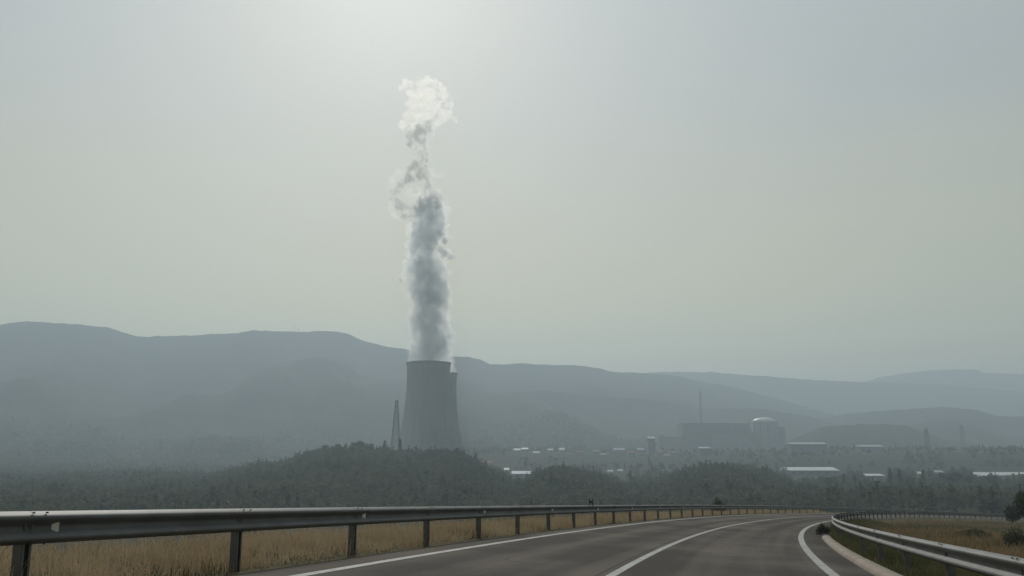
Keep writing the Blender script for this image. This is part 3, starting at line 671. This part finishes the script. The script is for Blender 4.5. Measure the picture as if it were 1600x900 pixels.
# steam: lobes from a list of puffs, joined and roughened, filled with droplets
def hull(name, puffs, Y, voxel, amp, matl, parent, dj=.35, noise=9.0, sub=0, smooth=0):
    """puffs joined into one skin whose surface billows at three sizes"""
    bm = bmesh.new(); allp = []
    for px, py, rpx in puffs:
        c = at(px, py, Y); r = rpx/1426*Y; c.y += random.uniform(-1, 1)*dj*r; allp.append((c, r))
        for _ in range(sub):
            d = Vector((random.gauss(0, 1), random.gauss(0, 1), random.gauss(0, 1))).normalized()
            allp.append((c + d*r*random.uniform(.6, 1.05), r*random.uniform(.25, .55)))
    for c, r in allp:
        g = bmesh.ops.create_icosphere(bm, subdivisions=2, radius=r); bmesh.ops.translate(bm, verts=g['verts'], vec=c)
    me = bpy.data.meshes.new(name); bm.to_mesh(me); bm.free()
    o = link(name, me)
    rm = o.modifiers.new('r', 'REMESH'); rm.mode = 'VOXEL'; rm.voxel_size = voxel
    if smooth: sm = o.modifiers.new('s', 'SMOOTH'); sm.iterations = smooth
    dg = bpy.context.evaluated_depsgraph_get(); m2 = bpy.data.meshes.new_from_object(o.evaluated_get(dg), depsgraph=dg); m2.name = name
    n = len(m2.vertices); co = np.zeros(n*3, np.float32); no = np.zeros(n*3, np.float32)
    m2.vertices.foreach_get('co', co); m2.vertices.foreach_get('normal', no); co = co.reshape(-1, 3); no = no.reshape(-1, 3)
    d = np.zeros(n)
    for i in range(n):
        p = Vector(co[i]); v = 0.0
        for f, a_ in ((noise, 1.0), (noise*.42, .55), (noise*.18, .28)):
            v += a_*(abs(pnoise.noise(p/f))*2.4 - .5)
        d[i] = max(v*amp, -1.6)
    co = co + no*d[:, None]
    m2.vertices.foreach_set('co', co.ravel().astype(np.float32)); m2.update()
    o.modifiers.clear(); o.data = m2; bpy.data.meshes.remove(me); m2.materials.clear(); m2.materials.append(matl)
    o.parent = parent; o.location = -parent.location
    return o
EDGE = [(590,641,702),(567,638.5,703),(555,639.5,703),(545,640,704.5),(535,641,708),(522,640,708.5),(512,640,706),(502,638,701.5),(492,639,700.5),(482,642,702),(472,643,704),(462,638,704.5),(450,634,704),(440,633,702),(425,629,701),(417,632,697),(408,637,690),(398,636,687),(385,636,686),(370,638,690),(362,640,698),(355,641,700),(340,645,696),(328,646,696),(318,649,692),(312,655,688)]
ey = np.array([e[0] for e in EDGE][::-1]); el = np.array([e[1] for e in EDGE][::-1]); er = np.array([e[2] for e in EDGE][::-1])
LUMP = [(695,396,9),(703,399,7),(709,401,4),(688,388,7),(695,376,8),(702,372,6),(690,366,9),(686,404,5)]
def column(shrink, edge_r, y0, y1, step):
    """puffs filling the outline of the column: big ones inside, lumps along both edges"""
    out = []
    for y in np.arange(y0, y1, -step):
        a = np.interp(y, ey, el) + shrink; b = np.interp(y, ey, er) - shrink; wd = b - a; c = (a + b)/2
        out.append((c, y, wd*.36))
        if y < 562:
            for f in (0, 1):
                r = min(edge_r*random.uniform(.75, 1.2), wd*.4); out.append((a + r if f == 0 else b - r, y, r))
            r = edge_r*random.uniform(.45, .7); f = random.choice((0, 1)); out.append(((a + r*.55) if f == 0 else (b - r*.55), y + random.uniform(-3, 3), r))
        else:
            r = wd*.22; out += [(a + r, y, r), (b - r, y, r)]
    return out
sp1 = empty('steam_plume', P1 - Vector((0, 0, 3)))
tag(sp1, 'tall steam column rising from the front cooling tower and curling at its top', 'steam')
VM = dict(core=vol_mat('dense_steam', .095, (.94, .988, 1.0), .34, (20, .30, .60)), soft=vol_mat('soft_steam', .10, (.99, .992, .995), .55, (11, .40, .66)),
          wisp=vol_mat('thin_steam', .22, (.985, .965, .93), .40, (9, .37, .64)), veil=vol_mat('steam_veil', .065, (.995, .965, .88), .58, (16, .34, .70)),
          curl=vol_mat('steam_curl', .045, (.995, .98, .94), .60, (9, .42, .72)), rear=vol_mat('bright_steam', .055, (.995, .995, .99), .62))
hull('column', column(3, 10, 556, 320, 5) + [(x_, y_, r_*.75) for x_, y_, r_ in LUMP], 1150, 1.1, 1.7, VM['core'], sp1, noise=9)
hull('column_fringe', column(-2.5, 11, 580, 310, 5) + LUMP, 1150, 1.1, 2.6, VM['soft'], sp1, noise=8)
NECK = [(645,212,10),(655,205,12),(665,200,9),(670,193,6),(638,210,6),(641,221,8),(649,221,7),(658,221,7),(660,231,7),(656,234,6),(660,240,7.5),(654,243,7),(659,248,7),(650,252,8),(657,256,9),(664,253,5),(647,262,10),(656,265,9),(664,266,6),(641,272,10),(652,275,9),(664,276,7),(636,281,7),(667,287,6),(668,296,6.5),(632,283,6),(625,288,6.5),(619,294,6.5),(614,299,6.5),(615,308,7),(620,316,8),(628,321,8),(636,326,8),(641,332,7),(625,328,8),(631,336,7),(672,301,7.5),(680,306,7.5),(688,310,6),(692,312,4),(670,313,11),(660,319,11),(650,324,9),(682,318,9)]
hull('knot', [(a_, b_, c_*1.25) for a_, b_, c_ in NECK] + [(695,396,8),(703,399,6.5),(709,401,4.5),(688,388,6),(695,376,7),(690,366,8)], 1150, 1.0, 2.0, VM['wisp'], sp1, noise=7, sub=1)
KNOB = [(696,163,6.5),(692,160,4),(669,193,6),(672,190,5),(676,172,8),(668,178,7),(682,168,6),(655,180,6)]
hull('cap_knot', KNOB, 1150, 1.0, 1.4, VM['soft'], sp1, noise=6, sub=1)
CURL = [(612,290,7),(614,280,7),(618,274,7),(624,270,7),(631,268,6),(611,300,6),(613,322,9),(618,334,9),(626,342,8),(650,305,11),(644,312,8),(640,300,7),(655,297,8),(634,306,7),(672,262,8),(680,272,9),(690,273,7),(672,246,6),(677,286,7),(668,231,6),(684,298,6),(694,318,7),(700,328,6),(670,219,6),(676,208,6)]
CAP = [(628,137,6),(634,131,8),(644,130,9),(655,127,10),(667,126,10),(678,131,11),(688,141,11),(697,152,9),(702,163,7),(702,176,7),(694,184,8),(686,192,8),(660,141,13),(672,148,14),(650,152,11),(664,163,15),(680,164,12),(645,166,11),(640,180,10),(633,190,9),(629,197,7),(654,182,12),(668,180,12),(676,198,8),(650,196,11),(690,176,9),(640,144,7),(710,186,5)]
hull('cap', CAP, 1150, 1.0, 2.6, VM['veil'], sp1, noise=8, sub=3)
hull('curl', CURL, 1150, 1.0, 2.0, VM['curl'], sp1, noise=7, sub=2)
sp2 = empty('steam_plume', P2 - Vector((0, 0, 3)))
tag(sp2, 'bright thin steam rising from the rear cooling tower beside the thick column', 'steam')
hull('column', [(683, 596, 22), (684, 584, 23), (701, 586, 11), (703, 576, 9), (686, 570, 21), (700, 568, 11), (687, 556, 20), (702, 556, 8), (690, 542, 17), (699, 543, 9), (692, 528, 15), (700, 527, 8), (694, 512, 13), (702, 512, 6), (696, 498, 9)], 1290, 1.5, 1.6, VM['rear'], sp2)

def reactor():
    p = at(1193, 652, 1620); base = gz(p.x, p.y); o = empty('reactor_building', (p.x, p.y, base)); H = p.z - base
    MB().lathe([(24.4, -2), (24.4, H - 8.2), (21, H - 8.2), (21, H - 10)], 64).build('containment_wall', M['greyb'], o)
    dome = [(20.2*math.cos(a), H - 8.1 + 8.0*math.sin(a)) for a in np.linspace(0, math.pi/2, 14)]; dome[-1] = (0, H - .1)
    MB().lathe([(20.2, H - 10)] + dome, 64).build('dome', M['white'], o)
    bt = MB().box(-.6, .6, -.6, .6, 0, H - 8.6).mesh('buttress'); bt.materials.append(M['greyb'])
    for k in range(12):
        a = k*math.pi/6; q_ = link('buttress', bt, None, o, (24.42*math.cos(a), 24.42*math.sin(a), 0)); q_.rotation_euler = (0, 0, a)
    tag(o, 'round reactor building with a pale shallow dome', 'reactor')
reactor()
def block(name, px0, px1, topy, Y, depth, wallm, roofm, label, cat='building', rz=0.0, gable=0.0, base_drop=3, windows=0, door=False, over=.4, group=None):
    """a building between two bearings with its eaves at topy; gable = rise of the ridge"""
    a = at(px0, topy, Y); b = at(px1, topy, Y); wd = (b - a).length; c = (a + b)/2; z0 = gz(c.x, Y) ; z0 = min(z0, a.z - gable - 2.5)
    o = empty(name, (c.x, Y + depth/2, z0), rz); H = a.z - z0 - gable; x = wd/2; d = depth/2
    MB().box(-x, x, -d, d, -base_drop, H).build('wall', wallm, o)
    if gable:
        e = over; g = MB(); bm = g.bm
        v = [bm.verts.new(q) for q in ((-x-e, -d-e, H+.02), (x+e, -d-e, H+.02), (x+e, 0, H+gable), (-x-e, 0, H+gable), (-x-e, d+e, H+.02), (x+e, d+e, H+.02))]
        for f in ((0,1,2,3), (3,2,5,4), (0,3,4), (1,5,2), (0,4,5,1)): bm.faces.new([v[i] for i in f])
        g.build('roof', roofm, o)
    else:
        MB().box(-x-.3, x+.3, -d-.3, d+.3, H + .003, H + .9).build('roof', roofm, o)
    if windows:
        me = MB().box(-.7, .7, -.06, .06, -.6, .6).mesh('window'); me.materials.append(M['glass'])
        for k in range(windows): link('window', me, None, o, (-x + wd*(k + .5)/windows, -d - .03, min(H*.6, 2.2)))
    if door: MB().box(-1.6, 1.6, -d - .09, -d + .05, 0, min(3.2, H*.8)).build('door', M['darkb'], o)
    return tag(o, label, cat, group)
block('turbine_hall', 1066, 1171, 662, 1600, 48, M['darkb'], M['darkb'], 'long dark turbine hall left of the reactor dome')
block('service_building', 1113, 1180, 679, 1560, 26, M['greyb'], M['greyb'], 'lower grey block in front of the dark turbine hall')
block('service_building', 1214, 1226, 668, 1620, 30, M['greyb'], M['greyb'], 'tall grey annex right of the domed reactor')
block('service_building', 1030, 1066, 683, 1590, 28, M['greyb'], M['greyb'], 'grey block at the left end of the turbine hall')
p = at(1093.5, 612, 1665); z0 = gz(p.x, p.y); o = empty('vent_stack', (p.x, p.y, z0)); H = p.z - z0
MB().lathe([(3.0, -2), (2.4, H*.6), (1.9, H - 1.2), (1.5, H - 1.2), (1.5, H - 3)], 20).build('chimney_shaft', M['lattice'], o)
MB().lathe([(1.91, H - 1.197), (2.5, H - 1.197), (2.5, H), (1.52, H), (1.52, H - 1.0)], 20).build('chimney_cap', M['rimc'], o)
tag(o, 'thin dark vent stack above the turbine hall', 'chimney')

def lattice(px, topy, Y, base_w, top_w, label, name, cat, arms=(), t=.5):
    p = at(px, topy, Y); z0 = gz(p.x, p.y); o = empty(name, (p.x, p.y, z0), .3); H = p.z - z0
    def cor(z): w_ = (base_w + (top_w - base_w)*max(0, min(1, z/H))**.8)/2; return [Vector((sx*w_, sy*w_, z)) for sx, sy in ((-1,-1),(1,-1),(1,1),(-1,1))]
    n = 9; zs = [H*(1 - (1 - k/n)**1.25) for k in range(n + 1)]; zs[0] = -1
    for c in range(4):
        b = MB()
        for k in range(n): b.bar(cor(zs[k])[c], cor(zs[k+1])[c], t)
        b.build('leg', M['lattice'], o)
    b = MB()
    for k in range(n):
        A, B = cor(zs[k]), cor(zs[k+1])
        for c in range(4): b.bar(A[c], B[(c+1) % 4], t*.5); b.bar(B[c], A[(c+1) % 4], t*.5); b.bar(B[c], B[(c+1) % 4], t*.5)
    b.build('bracing', M['lattice'], o)
    for f, l in arms:
        z = H*f; b = MB()
        for sgn in (-1, 1): b.bar((0, 0, z + .8), (sgn*l, 0, z), t*.6, t*.3); b.bar((sgn*l*.05, 0, z - .6), (sgn*l, 0, z), t*.5, t*.3)
        b.build('cross_arm', M['lattice'], o)
    return tag(o, label, cat)
lattice(620, 625, 800, 10, 1.7, 'tall narrow lattice mast left of the front cooling tower', 'lattice_mast', 'mast', t=.55)
lattice(1447, 670, 1050, 6.5, 2.4, 'hazy electricity pylon rising over the sheds at the right', 'electricity_pylon', 'pylon', ((.72, 4.2), (.84, 3.6), (.95, 2.8)), .42)
lattice(1502, 664, 1300, 6.5, 2.4, 'faintest electricity pylon right of the nearer hazy pylon', 'electricity_pylon', 'pylon', ((.72, 4.2), (.84, 3.6), (.95, 2.8)), .40)
def ridge_mast(px, topy, basey, label):
    t0 = ray(px, 518)[0]; Y = 2640; p = at(px, topy, Y); o = empty('antenna_mast', (p.x, Y, p.z - 27)); H = 27
    MB().bar((0, 0, -12), (0, 0, H), 1.3, .7).build('pole', M['mast'], o); MB().bar((-1.5, 0, H*.8), (1.5, 0, H*.8), .6).build('antenna', M['mast'], o)
    return tag(o, label, 'mast')
ridge_mast(459.5, 508, 518, 'taller antenna mast on the mountain ridge skyline')
ridge_mast(466, 512, 518, 'shorter antenna mast on the mountain ridge right of the taller one')

# sheds and houses of the valley
for args, kw in BLD: block(*args, **kw)

# delineator on the left rail: two short uprights and a plate, seen from behind
c = Vector(rpt(31.2, -.06, .80)); o = empty('road_marker', c, -float(rhead(31.2)))
for sx in (-.07, .07): MB().box(sx - .018, sx + .018, -.02, .02, -.12, .27).build('upright', M['dark'], o)
MB().box(-.088, .088, -.035, -.022, .08, .18).build('plate', M['dark'], o)
tag(o, 'small dark H-shaped marker standing on the left guard rail', 'road marker')
